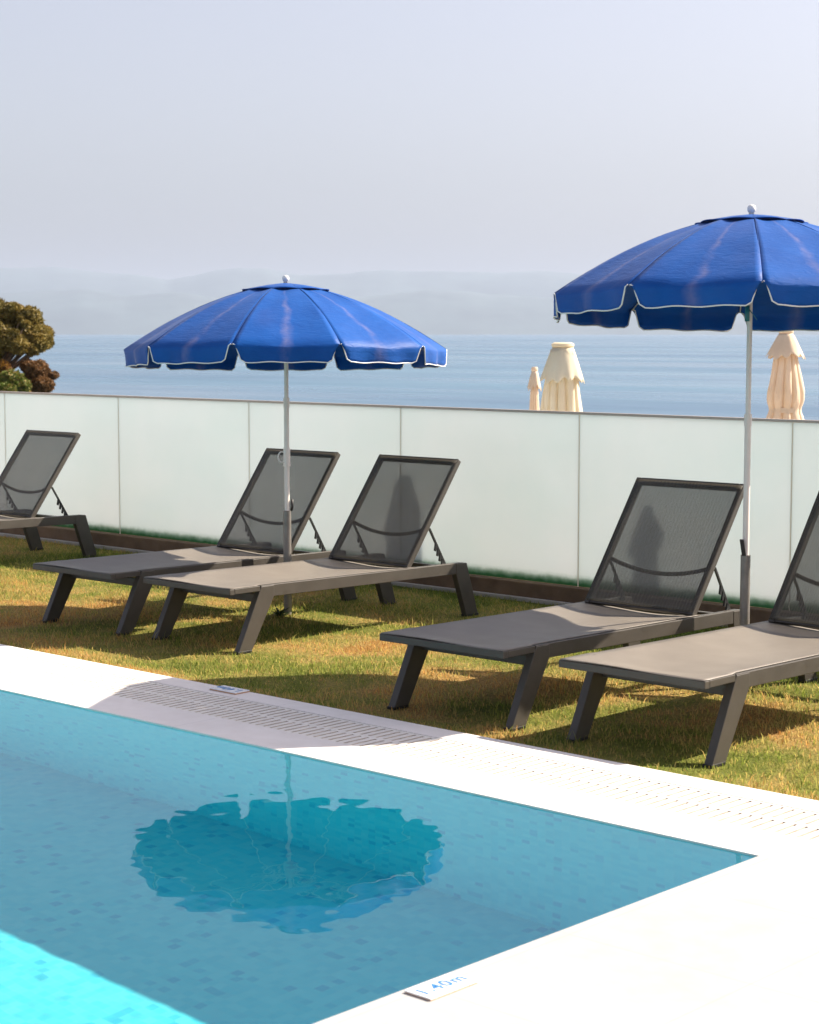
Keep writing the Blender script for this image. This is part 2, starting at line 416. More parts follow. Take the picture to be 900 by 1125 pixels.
# ------------------------------------------------------------------ grass blades (one mass)
def grass():
    n = 165000
    xx = rng.uniform(-16, -1.2, n); yy = rng.uniform(5.93, 9.45, n)
    # clumps: density noise by rejection with low freq sines
    d = .5 + .25 * np.sin(xx * 5.1 + 2 * np.sin(yy * 3.3)) + .25 * np.sin(yy * 7.7 + 1.7 * np.sin(xx * 4.1))
    keep = rng.random(n) < .55 + .45 * d; xx = xx[keep]; yy = yy[keep]; d = d[keep]; n = len(xx)
    h = rng.uniform(.012, .030, n) * (.7 + .5 * d); h *= np.where(rng.random(n) < .05, 2.1, 1)
    edge = np.clip((yy - 5.92) / .12, .45, 1); h *= edge
    wd = rng.uniform(.0014, .0030, n); a = rng.random(n) * 2 * PI; lean = rng.uniform(.1, 1.15, n) * h; la = rng.random(n) * 2 * PI
    dx, dy = np.cos(a) * wd, np.sin(a) * wd; lx, ly = np.cos(la) * lean, np.sin(la) * lean
    z0 = lawn_z(yy) - .004
    P0 = np.stack([xx - dx, yy - dy, z0], -1); P1 = np.stack([xx + dx, yy + dy, z0], -1)
    P2 = np.stack([xx + dx * .7 + lx * .35, yy + dy * .7 + ly * .35, z0 + h * .6], -1); P3 = np.stack([xx - dx * .7 + lx * .35, yy - dy * .7 + ly * .35, z0 + h * .6], -1)
    P4 = np.stack([xx + lx, yy + ly, z0 + h], -1)
    V = np.stack([P0, P1, P2, P3, P4], 1).reshape(-1, 3)
    base = np.arange(n)[:, None] * 5
    loops = np.concatenate([base + np.array([[0, 1, 2, 3]]), base + np.array([[3, 2, 4]])], 1).reshape(-1)
    me = bpy.data.meshes.new('grass')
    me.vertices.add(len(V)); me.vertices.foreach_set('co', V.reshape(-1).astype(np.float32))
    me.loops.add(len(loops)); me.loops.foreach_set('vertex_index', loops.astype(np.int32))
    tot = np.tile([4, 3], n); st = np.concatenate([[0], np.cumsum(tot)[:-1]])
    me.polygons.add(len(tot)); me.polygons.foreach_set('loop_start', st.astype(np.int32)); me.polygons.foreach_set('loop_total', tot.astype(np.int32))
    me.update(calc_edges=True); me.validate()
    at = me.attributes.new('rnd', 'FLOAT', 'POINT'); at.data.foreach_set('value', np.repeat(rng.random(n), 5).astype(np.float32))
    me.materials.append(M_blade)
    o = bpy.data.objects.new('grass', me); COL.objects.link(o)
    tag(o, 'short patchy green and straw coloured grass of the lawn', 'grass', kind='stuff')
grass()

# ------------------------------------------------------------------ fence
def fence():
    root = empty('glass_fence', (0, 9.548, LZ)); root.scale = (1.03,) * 3
    tag(root, 'low fence of frosted pale green glass panels on a brown kerb behind the loungers', 'fence')
    Yg = 0
    b = MB().box(-40, 12, -.07, .185, -.9, .115); b.build('kerb', M_plinth, root, .006)
    MB().box(-40, 12, -.105, -.0705, -.05, .022).build('edging_strip', M_footing, root, .004)
    first = None
    x0 = -13.205 - 1.52 * 10; k = 0
    while x0 + 1.52 * k < 8:
        xa = x0 + 1.52 * k
        if first is None:
            first = MB().box(.0045, 1.5155, -.006, .006, .117, 1.195).build('glass_panel', M_glass, root, .0015); p = first
        else:
            p = first.copy(); COL.objects.link(p)
        p.parent = root; p.location = (xa, 0, 0)
        j = MB().box(-.0042, .0042, -.0055, .0055, .117, 1.193).build('joint_seal', M_joint, root) if k == 0 else jj.copy()
        if k == 0: jj = j
        else: COL.objects.link(j); j.parent = root
        j.location = (xa, 0, 0)
        k += 1
    MB().box(-40, 12, -.014, .014, 1.196, 1.212).build('top_rail', M_cap, root, .002)
fence()

# ------------------------------------------------------------------ lounger
def make_lounger():
    root = empty('sun_lounger')
    W = .36
    def top(y): return .350 - .022 * max(0, y - .2) / 1.6
    rl = MB()
    for s in (-1, 1):
        xa, xb = sorted((s * W, s * (W - .035)))
        rl.prism([(.20, top(.2) - .066), (1.84, top(1.84) - .066), (1.80, top(1.8)), (.165, top(.165))], xa, xb)
    rl.build('side_rails', M_gray, root, .003)
    # front end frame of the seat, wider, overhanging the front legs
    fe = MB()
    fe.box(-W - .002, W + .002, -.055, -.022, .318, .350)
    for s in (-1, 1):
        xa, xb = sorted((s * (W + .002), s * (W - .036)))
        fe.prism([(-.0215, .320), (.16, .320), (.16, .350), (-.0215, .350)], xa, xb)
    fe.build('seat_end_frame', M_gray, root, .003)
    for s in (-1, 1):
        xa, xb = sorted((s * (W + .0025), s * (W - .0375)))
        l = MB().prism([(0, 0), (.095, 0), (.262, .286), (.262, .3445), (.168, .3445)], xa, xb).build('leg', M_gray, root, .003)
        l = MB().prism([(1.835, 0), (1.94, 0), (1.835, .3235), (1.74, .325), (1.74, .262)], xa, xb).build('leg', M_gray, root, .003)
    MB().box(-W + .038, W - .038, .19, .225, .25, .295).build('crossbar', M_gray, root, .003)
    MB().box(-W + .038, W - .038, 1.755, 1.79, .255, .30).build('crossbar', M_gray, root, .003)
    MB().box(-W + .036, W - .036, 1.355, 1.385, .262, .300).build('crossbar', M_gray, root, .003)
    # seat sling
    nx_, ny_ = 21, 41; vs = []; fs = []
    for j in range(ny_):
        y = -.050 + j / (ny_ - 1) * 1.45
        for i in range(nx_):
            u = -1 + 2 * i / (nx_ - 1)
            sag = (1 - u * u) * (.020 + .012 * math.sin(PI * j / (ny_ - 1))) * min(1, j / 5)
            sag += .0042 * math.sin(y * 9 + u * 2.2) * (1 - u * u)
            z = (.3525 if y < .2 else top(y) + .0025) - sag
            hw = W - .001 if y < .155 else W - .014
            vs.append((u * hw, y, z))
    for j in range(ny_ - 1):
        for i in range(nx_ - 1):
            a = j * nx_ + i; fs.append((a, a + 1, a + nx_ + 1, a + nx_))
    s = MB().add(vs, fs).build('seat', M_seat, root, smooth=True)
    so_ = s.modifiers.new('thick', 'SOLIDIFY'); so_.thickness = .0016; so_.offset = 0
    # backrest
    h0 = Vector((0, 1.368, .330)); h1 = Vector((0, 1.818, .940)); t = (h1 - h0).normalized(); Lb = (h1 - h0).length
    nrm = Vector((0, -t.z, t.y))    # towards the sitter
    bw = .328
    bf = empty('x'); bpy.data.objects.remove(bf)
    f = MB()
    for s in (-1, 1):
        f.beam(Vector((s * (bw - .015), 0, 0)) + h0, Vector((s * (bw - .015), 0, 0)) + h1, .030, .034)
    f.beam(h1 - Vector((bw - .0305, 0, 0)) - t * .016, h1 + Vector((bw - .0305, 0, 0)) - t * .016, .032, .034, side=t)
    f.beam(h0 - Vector((bw - .0305, 0, 0)) + t * .018, h0 + Vector((bw - .0305, 0, 0)) + t * .018, .026, .026, side=t)
    f.build('backrest_frame', M_gray, root, .004)
    vs = []; fs = []
    for j in range(25):
        v = j / 24
        for i in range(17):
            u = -1 + 2 * i / 16
            sag = (1 - u * u) * .014 * math.sin(PI * min(1, v * 1.0 + .02))
            p = h0 + t * (.012 + v * (Lb - .024)) + nrm * (.0185 - sag); vs.append((u * (bw - .004), p.y, p.z))
    for j in range(24):
        for i in range(16):
            a = j * 17 + i; fs.append((a, a + 1, a + 18, a + 17))
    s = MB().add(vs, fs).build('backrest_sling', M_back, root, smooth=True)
    so_ = s.modifiers.new('thick', 'SOLIDIFY'); so_.thickness = .0016; so_.offset = 0
    # curved brace behind the sling
    pts = []
    for i in range(13):
        u = -1 + 2 * i / 12
        p = h0 + t * (Lb * (.37 - .055 * (1 - u * u))) - nrm * (.017 + .030 * (1 - u * u)); pts.append((u * (bw - .03), p.y, p.z))
    MB().tube(pts, .011, 10).build('brace_bar', M_gray, root, smooth=True)
    # ratchet stays with hooked teeth
    for s in (-1, 1):
        a = h0 + t * (Lb * .38) - nrm * .022; bb = Vector((0, 1.70, top(1.70) - .012))
        a = Vector((s * (bw - .008), a.y, a.z)); bb = Vector((s * (bw - .008), bb.y, bb.z))
        r = MB().beam(a, bb, .010, .013)
        d = (bb - a).normalized(); perp = Vector((0, d.z, -d.y))
        if perp.y > 0: perp = -perp
        for q in (.42, .56, .70, .84):
            c = a + (bb - a) * q
            pr = [c - d * .018, c + d * .014, c + d * .034 + perp * .026, c + d * .022 + perp * .034, c + perp * .012 - d * .002]
            r.prism([(p.y, p.z) for p in pr], a.x - .005, a.x + .005)
        r.build('ratchet_stay', M_black, root, .001)
    # plastic foot caps
    for s in (-1, 1):
        for (ya, yb) in ((-.003, .097), (1.832, 1.943)):
            xa, xb = sorted((s * (W + .004), s * (W - .040)))
            MB().box(xa, xb, ya, yb, -.004, .010).build('foot_cap', M_black, root, .002)
    return root

LN = [(-12.11, 7.08, 'farthest grey mesh sun lounger, its foot end out of view, close to the glass fence'),
      (-8.92, 6.757, 'grey mesh sun lounger standing just behind the pole of the lower blue parasol'),
      (-7.93, 6.798, 'grey mesh sun lounger standing just in front of the pole of the lower blue parasol'),
      (-5.562, 6.273, 'grey mesh sun lounger standing just behind the pole of the taller blue parasol'),
      (-4.517, 6.283, 'nearest grey mesh sun lounger, its backrest cut off by the right edge')]
proto = make_lounger()
for i, (x, y, lab) in enumerate(LN):
    o = proto if i == 0 else copy_tree(proto)
    o.location = (x, y, LZ + .002); o.scale = (1.03,) * 3; o.rotation_euler.z = [0, .010, -.006, .008, -.004][i]
    # the nearer ones have their backs set one notch further back
    dy = [0, 0, -.01, .07, .135][i]
    for ch in o.children:
        if ch.name.split('.')[0] in ('backrest_frame', 'backrest_sling', 'brace_bar', 'ratchet_stay'): ch.location.y = dy
        elif ch.name.split('.')[0] == 'seat': ch.scale.y = 1 + dy / 1.42
    tag(o, lab, 'sun lounger', 'grey mesh sun loungers lined up on the lawn')

# ------------------------------------------------------------------ parasols
def make_parasol(loc, zrim, phase, tilt, lab, seed, name='beach_parasol'):
    rs = random.Random(seed)
    root = empty(name, loc); root.scale = (1.03,) * 3
    tag(root, lab, 'parasol', 'open blue parasols between the loungers')
    R = .965; rise = .395; val = .098; n = 10; sub = 18
    vdir = math.atan2(loc[1], loc[0])                       # heading from the camera
    head = empty('canopy_head'); bpy.data.objects.remove(head)
    ax = Vector((-math.sin(vdir), math.cos(vdir), 0))
    T = Matrix.Translation((0, 0, zrim)) @ Matrix.Rotation(tilt, 4, ax)
    def P(r, th, z):
        return T @ Vector((r * math.cos(th), r * math.sin(th), z))
    toward = vdir + PI
    def prof(q):  # q 0..1 radial -> z over rim
        return rise * (1 - .20 * q - .80 * q ** 1.85)
    nr = 14; vs = []; fs = []; uvs = []
    def rib_th(k): return toward + phase + k * 2 * PI / n
    for k in range(n):
        base = len(vs)
        for j in range(nr + 1):
            q = .02 + .98 * j / nr
            for i in range(sub + 1):
                u = i / sub; th = rib_th(k) + u * 2 * PI / n
                chord = math.cos(PI / n) / math.cos((u - .5) * 2 * PI / n)
                rr = R * q * (chord * .85 + .15)
                sagz = -.016 * math.sin(PI * u) * q * (1 - .3 * q)
                vs.append(P(rr, th, prof(q) + sagz + .002 * math.sin(u * 9 + q * 7 + k * 2))); uvs.append((u, q))
        # valance rows
        nv = 5
        for j in range(1, nv + 1):
            t = j / nv
            for i in range(sub + 1):
                u = i / sub
                e = min(1, (1 - abs(2 * u - 1)) / .24); sc_ = (1 - (1 - e) ** 2) ** .5
                drop = val * t * (.05 + .95 * sc_)
                inset = .030 * (1 - e) * t * (1 if u < .5 else -1)
                uu = u + inset
                th = rib_th(k) + uu * 2 * PI / n
                chord = math.cos(PI / n) / math.cos((uu - .5) * 2 * PI / n)
                flare = R * (chord * .85 + .15) + .006 + .011 * math.sin(u * 13 + k * 1.7 + rs.random() * .2) * t - .012 * t
                vs.append(P(flare, th, -.004 - drop + .003 * math.sin(u * 17 + k * 3) * t)); uvs.append((u, 1 + .1 * t))
        rows = nr + nv + 1
        for j in range(rows - 1):
            for i in range(sub):
                a = base + j * (sub + 1) + i; fs.append((a, a + sub + 1, a + sub + 2, a + 1))
    me = bpy.data.meshes.new('canopy'); me.from_pydata([tuple(p) for p in vs], [], fs); me.materials.append(M_canopy)
    uvl = me.uv_layers.new(name='UVMap')
    for lp in me.loops: uvl.data[lp.index].uv = uvs[lp.vertex_index]
    me.polygons.foreach_set('use_smooth', [True] * len(me.polygons))
    can = bpy.data.objects.new('canopy', me); COL.objects.link(can); can.parent = root
    md = can.modifiers.new('thick', 'SOLIDIFY'); md.thickness = .0012; md.offset = 0
    # white piping along the scalloped hem
    tr = MB()
    rows = nr + 5 + 1; per = rows * (sub + 1)
    for k in range(n):
        hem = [vs[k * per + (rows - 1) * (sub + 1) + i] for i in range(sub + 1)]
        c0 = vs[k * per + nr * (sub + 1)]; c1 = vs[k * per + nr * (sub + 1) + sub]
        m0 = vs[k * per + (nr + 2) * (sub + 1)]; 
        pts = [c0 + (hem[0] - c0) * .2] + hem + [c1 + (hem[-1] - c1) * .2]
        tr.tube([p + (p - T @ Vector((0, 0, 0))).normalized() * .001 for p in pts], .0035, 6)
    tr.build('hem_piping', M_plastic, can, smooth=True)
    # seams over the ribs
    sm = MB()
    for k in range(n):
        sm.tube([P(R * q + .0, rib_th(k), prof(q) + .0005) for q in [.05 + .95 * j / 12 for j in range(13)]], .0011, 5)
    sm.build('seam', M_canopy, can, smooth=True)
    # vent cap
    vv = []; ff = []
    ring = 60
    for j, q in enumerate((.03, .12, .20, .262)):
        for i in range(ring):
            th = rib_th(0) + i / ring * 2 * PI; ph = (i / ring * n) % 1
            up = .0022 + .0035 * abs(math.sin(PI * ph)) * (j / 3)
            vv.append(P(R * q * (1 + .05 * abs(math.sin(PI * ph)) * (j == 3)), th, prof(q) + up))
    for j in range(3):
        for i in range(ring):
            l = (i + 1) % ring; ff.append((j * ring + i, (j + 1) * ring + i, (j + 1) * ring + l, j * ring + l))
    vc = MB().add(vv, ff); 
    vcap = vc.build('vent_cap', M_canopy, root, smooth=True)
    md = vcap.modifiers.new('thick', 'SOLIDIFY'); md.thickness = .0015
    vt = MB().tube([vv[3 * ring + i] for i in range(ring)], .0024, 6, closed=True); vt.build('vent_edging', M_canopy, vcap, smooth=True)
    vb = MB().tube([P(R * .262, rib_th(0) + i / 40 * 2 * PI, prof(.262) + .001) for i in range(40)], .0022, 6, closed=True)
    vb.build('vent_mesh', M_navy, vcap, smooth=True)
    # finial
    a = P(0, 0, rise); d = (T.to_3x3() @ Vector((0, 0, 1)))
    MB().tube([a + d * z for z in (-.02, .012, .016, .026, .036, .044, .048)], [.012, .014, .019, .021, .020, .015, .007], 16).build('finial', M_plastic, root, smooth=True)
    # ribs and stretchers under the cloth
    hub = P(0, 0, rise - .045); run = P(0, 0, rise - .33)
    for k in range(n):
        th = rib_th(k)
        rb = MB().tube([P(R * q, th, prof(q) - .008) for q in [.03 + .965 * j / 8 for j in range(9)]], .0032, 6).build('rib', M_white, root, smooth=True)
        MB().tube([run + Vector((math.cos(th) * .02, math.sin(th) * .02, 0)), P(R * .47, th, prof(.47) - .010)], .003, 6).build('stretcher', M_white, rb, smooth=True)
    MB().tube([run - d * .03, run + d * .03], .03, 14).build('runner', M_plastic, root, smooth=True, auto=40)
    # pole: two telescoping white tubes in a steel ground sleeve
    zc = 1.285
    MB().tube([Vector((0, 0, zc)), Vector((0, 0, zc + .15)), hub], .0128, 16).build('upper_pole', M_white, root, smooth=True, auto=40)
    MB().tube([(0, 0, .40), (0, 0, zc)], .0158, 16).build('lower_pole', M_white, root, smooth=True, auto=40)
    MB().tube([(0, 0, zc - .03), (0, 0, zc + .028)], .0185, 16).build('pole_collar', M_white, root, smooth=True, auto=40)
    MB().tube([(0, 0, -.05), (0, 0, .632)], .0240, 20).build('ground_sleeve', M_sleeve, root, smooth=True, auto=40)
    return root, toward, P, rib_th

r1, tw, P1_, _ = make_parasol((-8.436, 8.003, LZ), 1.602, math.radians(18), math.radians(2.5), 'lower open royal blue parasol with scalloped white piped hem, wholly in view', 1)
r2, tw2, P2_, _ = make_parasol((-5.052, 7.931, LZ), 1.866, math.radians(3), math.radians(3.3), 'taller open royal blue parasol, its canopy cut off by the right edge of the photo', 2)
def cam_side(loc, ang=0):
    v = Vector((-loc[0], -loc[1], 0)).normalized(); r = Vector((-v.y, v.x, 0))   # r = picture right
    return v, r
# locking lever of each sleeve, hook on the first pole
v_, r_ = cam_side((-8.19, 7.77)); 
MB().tube([r_ * .024 + Vector((0, 0, .628)), r_ * .032 + Vector((0, 0, .655)), r_ * .030 + Vector((0, 0, .70))], .008, 8).build('locking_lever', M_black, r1, smooth=True)
cc = -r_ * .030 + Vector((0, 0, .955))
pts = [cc + (-r_ * math.cos(a) * .022 + Vector((0, 0, 1)) * math.sin(a) * .033) + (r_ * .0) for a in [i / 14 * 2 * PI for i in range(14)]]
MB().tube(pts, .0045, 6, closed=True).build('tilt_hook', M_plastic, r1, smooth=True)
MB().tube([(0, 0, .90), (0, 0, 1.01)], .0205, 16).build('hook_collar', M_white, r1, smooth=True, auto=40)
v_, r_ = cam_side((-4.905, 7.70))
MB().beam(v_ * .022 - r_ * .008 + Vector((0, 0, .632)), v_ * .03 - r_ * .020 + Vector((0, 0, .71)), .020, .022, side=r_).build('locking_lever', M_black, r2, .002)
# teal spring button and tie under the taller canopy
MB().tube([v_ * .012 - r_ * .012 + Vector((0, 0, 1.755)), v_ * .012 - r_ * .012 + Vector((0, 0, 1.83))], .012, 8).build('tilt_joint', M_teal, r2, smooth=True)
MB().tube([v_ * .022 + Vector((0, 0, 1.82)) - r_ * .01, v_ * .034 + r_ * .014 + Vector((0, 0, 1.79)), v_ * .03 + r_ * .034 + Vector((0, 0, 1.762))], .0022, 6).build('tie_cord', M_teal, r2, smooth=True)

# ------------------------------------------------------------------ closed parasols beyond the fence
def closed_parasol(loc, ztop, wid, matl, lab, body_lo, seed, capr=.26, skirt=.30, sh=.4, name='folded_parasol', tie=True, fl=1.0, zlow=None):
    """loc on lower terrace; wid = widest radius"""
    root = empty(name, loc); z0 = loc[2]; H = ztop - z0
    tag(root, lab, 'parasol', 'folded cream parasols beyond the glass fence')
    rs = random.Random(seed); ph = rs.random() * 6
    n = 160; pl = 11
    vs = []; fs = []
    rows = 40; zb = body_lo
    for j in range(rows + 1):
        t = j / rows; z = H - .05 - t * (H - .05 - zb)
        # slender shoulders -> belly -> gathered foot
        r = wid * (sh + (1.0 - sh) * min(1, t * 2.2) ** .9)
        zoff = 0
        if tie and t > .38: r *= 1 - .16 * math.exp(-((t - .60) / .05) ** 2)
        r *= 1 + .05 * math.sin(t * 5 + ph)
        for i in range(n):
            th = i / n * 2 * PI
            f = abs(math.sin(pl / 2 * th + .5 * math.sin(t * 4 + ph) + .35 * math.sin(th + ph)))
            g = 1 - (.26 * (1 - f) ** 2.2) * min(1, t * 5) + .05 * math.sin(3 * th + t * 6 + ph)
            g *= 1 + .035 * math.sin(7 * th + 9 * t + ph) * math.sin(11 * t + 2 * th); vs.append((r * g * math.cos(th), r * g * math.sin(th), z))
    for j in range(rows):
        for i in range(n):
            l = (i + 1) % n; fs.append((j * n + i, (j + 1) * n + i, (j + 1) * n + l, j * n + l))
    fs.append(tuple(range(n)))
    body = MB().add(vs, fs).build('folded_canopy', matl, root, smooth=True)
    vs = []; fs = []; rows = 10
    for j in range(rows + 1):
        t = j / rows
        for i in range(n):
            th = i / n * 2 * PI
            f = math.sin(pl * th * .5 + ph) ** 2
            r = wid * (capr + (fl - capr) * t ** .9) * (1 + (.11 * f - .07) * t + .03 * math.sin(5 * th + ph) * t)
            z = H - .035 - t * skirt - (.028 * f + .012 * math.sin(3 * th)) * t
            vs.append((r * math.cos(th), r * math.sin(th), z))
    for j in range(rows):
        for i in range(n):
            l = (i + 1) % n; fs.append((j * n + i, (j + 1) * n + i, (j + 1) * n + l, j * n + l))
    sk = MB().add(vs, fs).build('vent_skirt', matl, root, smooth=True)
    md = sk.modifiers.new('thick', 'SOLIDIFY'); md.thickness = .003
    MB().lathe([(.001, H), (wid * capr * .8, H), (wid * capr * 1.08, H - .010), (wid * capr * 1.1, H - .028), (wid * capr * .8, H - .045)], 20).build('top_cap', matl, root, smooth=True, auto=50)
    if tie:
        zz = H - .05 - .60 * (H - .05 - zb)
        MB().lathe([(wid * .80, zz - .02), (wid * .83, zz - .018), (wid * .83, zz + .018), (wid * .80, zz + .02)], 32).build('tie_strap', matl, root, smooth=True, auto=40)
    MB().tube([(0, 0, 0), (0, 0, zb + .3)], .022, 12).build('pole', M_white, root, smooth=True, auto=40)
    MB().lathe([(.20, 0), (.20, .05), (.17, .065), (.04, .07), (.035, .22), (.03, .23)], 28).build('base', M_sleeve, root, smooth=True, auto=40)
    return root

def ground_at(px, py, Yp):
    """plan point on the line of sight of a picture column, at fence-parallel distance Yp"""
    A = math.radians(132.75); p = pitch
    F = (math.cos(A) * math.cos(p), math.sin(A) * math.cos(p), -math.sin(p)); R = (math.sin(A), -math.cos(A), 0)
    U = (R[1] * F[2] - R[2] * F[1], R[2] * F[0] - R[0] * F[2], R[0] * F[1] - R[1] * F[0])
    d = [F[i] + R[i] * (px - 450) / fpx + U[i] * (562.5 - py) / fpx for i in range(3)]
    t = Yp / d[1]; return d[0] * t, Yp, 1.7 + d[2] * t
for (px, py, Yp, half, mt, lab, lo, seed, capr, skirt, tie) in [
    (618.5, 376, 10.6, 27, M_cream, 'broad loosely folded cream parasol between the two blue parasols, beyond the fence', .75, 3, .42, .22, False),
    (587.5, 403, 11.6, 7.5, M_tan, 'small slim folded cream parasol hidden in part by the broad loosely folded one', .8, 9, .45, .12, True),
    (864, 361, 12.3, 20.5, M_tan, 'tan folded parasol with deep pleats beneath the taller blue canopy', 1.35, 5, .36, .16, True),
    (927, 362, 10.75, 20, M_tan, 'folded parasol beyond the fence, outside the photo past its right edge', .8, 6, .36, .16, True)]:
    x, y, z = ground_at(px, py, Yp)
    dep = -x * .679 + y * .734
    closed_parasol((x, y, -.6), z, half * dep / fpx, mt, lab, lo, seed, capr, skirt, tie=tie, sh=.46 if not tie else .42, fl=.90 if not tie else 1.02)

# ------------------------------------------------------------------ depth marker tiles
def depth_tile(loc, rz, lab, txt='1.40m', h=.018, tilt=(0, 0)):
    root = empty('depth_marker', loc, (tilt[0], tilt[1], rz))
    tag(root, lab, 'depth marker')
    MB().box(-.092, .092, -.046, .046, 0, h - .005).build('tile_body', M_tileedge, root, .001)
    MB().box(-.092, .092, -.046, .046, h - .0048, h).build('glazed_face', M_tile, root, .0015)
    cu = bpy.data.curves.new('t', 'FONT'); cu.body = txt; cu.size = .062; cu.align_x = 'CENTER'; cu.align_y = 'CENTER'; cu.extrude = .0004; cu.space_character = 1.15
    cu.offset = .0008
    to = bpy.data.objects.new('t', cu); COL.objects.link(to)
    bpy.context.view_layer.update()
    me = bpy.data.meshes.new_from_object(to.evaluated_get(bpy.context.evaluated_depsgraph_get())); bpy.data.objects.remove(to)
    me.materials.clear(); me.materials.append(M_blue)
    t = bpy.data.objects.new('painted_depth', me); COL.objects.link(t); t.parent = root; t.location = (0, 0, h + .0008)
depth_tile((-3.155, 3.535, .001), PI / 2, 'white tile with a blue depth figure on the bare deck at the near pool edge', h=.007)
depth_tile((-6.61, 5.885, .001), PI, 'white tile with a blue depth figure on the shaded coping beside the lawn', h=.009)

# ------------------------------------------------------------------ weed at the first parasol's foot
def leaf_clump(name, mats, pts, size, seed, parent=None, spread=.5):
    r = np.random.default_rng(seed); n = len(pts)
    a = r.random((n, 3)) - .5; a /= np.linalg.norm(a, axis=1)[:, None]
    b = np.cross(a, r.random((n, 3)) - .5); b /= np.linalg.norm(b, axis=1)[:, None]
    s = (size * (.6 + .8 * r.random(n)))[:, None]
    V = np.stack([pts - a * s, pts + b * s * .45, pts + a * s, pts - b * s * .45], 1).reshape(-1, 3)
    F = (np.arange(n)[:, None] * 4 + np.arange(4)[None]).tolist()
    me = bpy.data.meshes.new(name); me.from_pydata(V.tolist(), [], F)
    for m_ in mats: me.materials.append(m_)
    me.polygons.foreach_set('material_index', r.integers(0, len(mats), n).tolist())
    o = bpy.data.objects.new(name, me); COL.objects.link(o)
    if parent: o.parent = parent
    return o
def m_leaf(name, c0, c1, tr=.3):
    m, nt, out = mat(name); v = coords(nt)
    c = ramp(nt, noise(nt, v, 3, 4), [(.3, c0), (.7, c1)])
    tl = nt.nodes.new('ShaderNodeBsdfTranslucent'); L(nt, c, tl.inputs[0])
    L(nt, shmix(nt, tr, pbsdf(nt, c, .6, 0, .3), tl.outputs[0]), out.inputs[0]); return m
M_weed = m_leaf('weed_leaf', (.025, .06, .015), (.06, .11, .03))
M_straw = m_leaf('straw', (.5, .33, .13), (.62, .45, .22))
b = MB(); rr = random.Random(4)
for i in range(46):
    a = rr.random() * 6.28; l = rr.uniform(.05, .12); up = rr.uniform(.25, 1.0); w_ = rr.uniform(.004, .008)
    mi = 1 if i % 9 == 0 else 0
    pts = [Vector((math.cos(a) * l * t, math.sin(a) * l * t, l * up * (t - .45 * t * t))) for t in (0, .4, .75, 1)]
    sd = Vector((-math.sin(a), math.cos(a), 0)) * w_ * (.5 if mi else 1)
    vs = []
    for p, k in zip(pts, (.5, 1, .8, .05)): vs += [p - sd * k, p + sd * k]
    b.add(vs, [(0, 1, 3, 2), (2, 3, 5, 4), (4, 5, 7, 6)], mi)
wd = b.build('weed', [M_weed, M_straw]); wd.location = (-8.415, 7.91, LZ - .004)
tag(wd, 'dark leafy weed tuft growing at the foot of the lower parasol pole', 'weed')

# ------------------------------------------------------------------ headland with tree and shrubs
ZS = -7.0
D45 = 46.0
def at_pix(px, py, d):
    A = math.radians(132.75); p = pitch
    F = Vector((math.cos(A) * math.cos(p), math.sin(A) * math.cos(p), -math.sin(p))); R = Vector((math.sin(A), -math.cos(A), 0)); U = R.cross(F)
    return Vector((0, 0, 1.7)) + (F + R * ((px - 450) / fpx) + U * ((562.5 - py) / fpx)) * d
M_rock = simple('ochre_rock', (.46, .30, .16), .9, var=.35, vscale=1.5, bstr=.8, bscale=4)
M_bark = simple('bark', (.16, .10, .06), .9, var=.25, vscale=8, bstr=.7, bscale=30)
def headland():
    c = at_pix(-52, 470, D45 + .6); bm = bmesh.new(); bmesh.ops.create_icosphere(bm, subdivisions=6, radius=1)
    from mathutils import noise as mn
    for v in bm.verts:
        p = v.co.copy(); k = 1 + .22 * mn.noise(p * 2.3) + .12 * mn.noise(p * 6.1) + .05 * mn.noise(p * 17)
        v.co = Vector((p.x * 2.15 * k, p.y * 2.15 * k, p.z * (5.6 if p.z < 0 else 1.95) * k))
    me = bpy.data.meshes.new('headland'); bm.to_mesh(me); bm.free(); me.materials.append(M_rock)
    o = bpy.data.objects.new('headland', me); COL.objects.link(o); o.location = (c.x, c.y, c.z); tag(o, kind='structure')
headland()
def crown_points(cs, n, seed):
    r = np.random.default_rng(seed); out = []
    wts = np.array([c[3] ** 2 for c in cs]); wts = wts / wts.sum()
    for (x, y, z, R), wt in zip(cs, wts):
        k = int(n * wt); d = r.normal(size=(k, 3)); d /= np.linalg.norm(d, axis=1)[:, None]
        rad = R * (.45 + .62 * r.random(k) ** .6); bumpf = 1 + .10 * np.sin(d[:, 0] * 9 + x) * np.sin(d[:, 2] * 8 + y)
        p = d * (rad * bumpf)[:, None]; p[:, 2] *= .8
        out.append(p + np.array([x, y, z]))
    return np.concatenate(out)
L_dk = m_leaf('pine_needles', (.11, .085, .016), (.24, .16, .035)); L_dk2 = m_leaf('pine_needles_olive', (.16, .13, .028), (.30, .22, .06))
L_br = m_leaf('bracken_leaves', (.14, .07, .022), (.26, .13, .05)); L_br2 = m_leaf('bracken_leaves_dark', (.08, .05, .018), (.15, .08, .03))
L_gr = m_leaf('shrub_leaves', (.08, .12, .015), (.17, .19, .035)); L_or = m_leaf('orange_shrub_leaves', (.32, .15, .02), (.42, .22, .04))
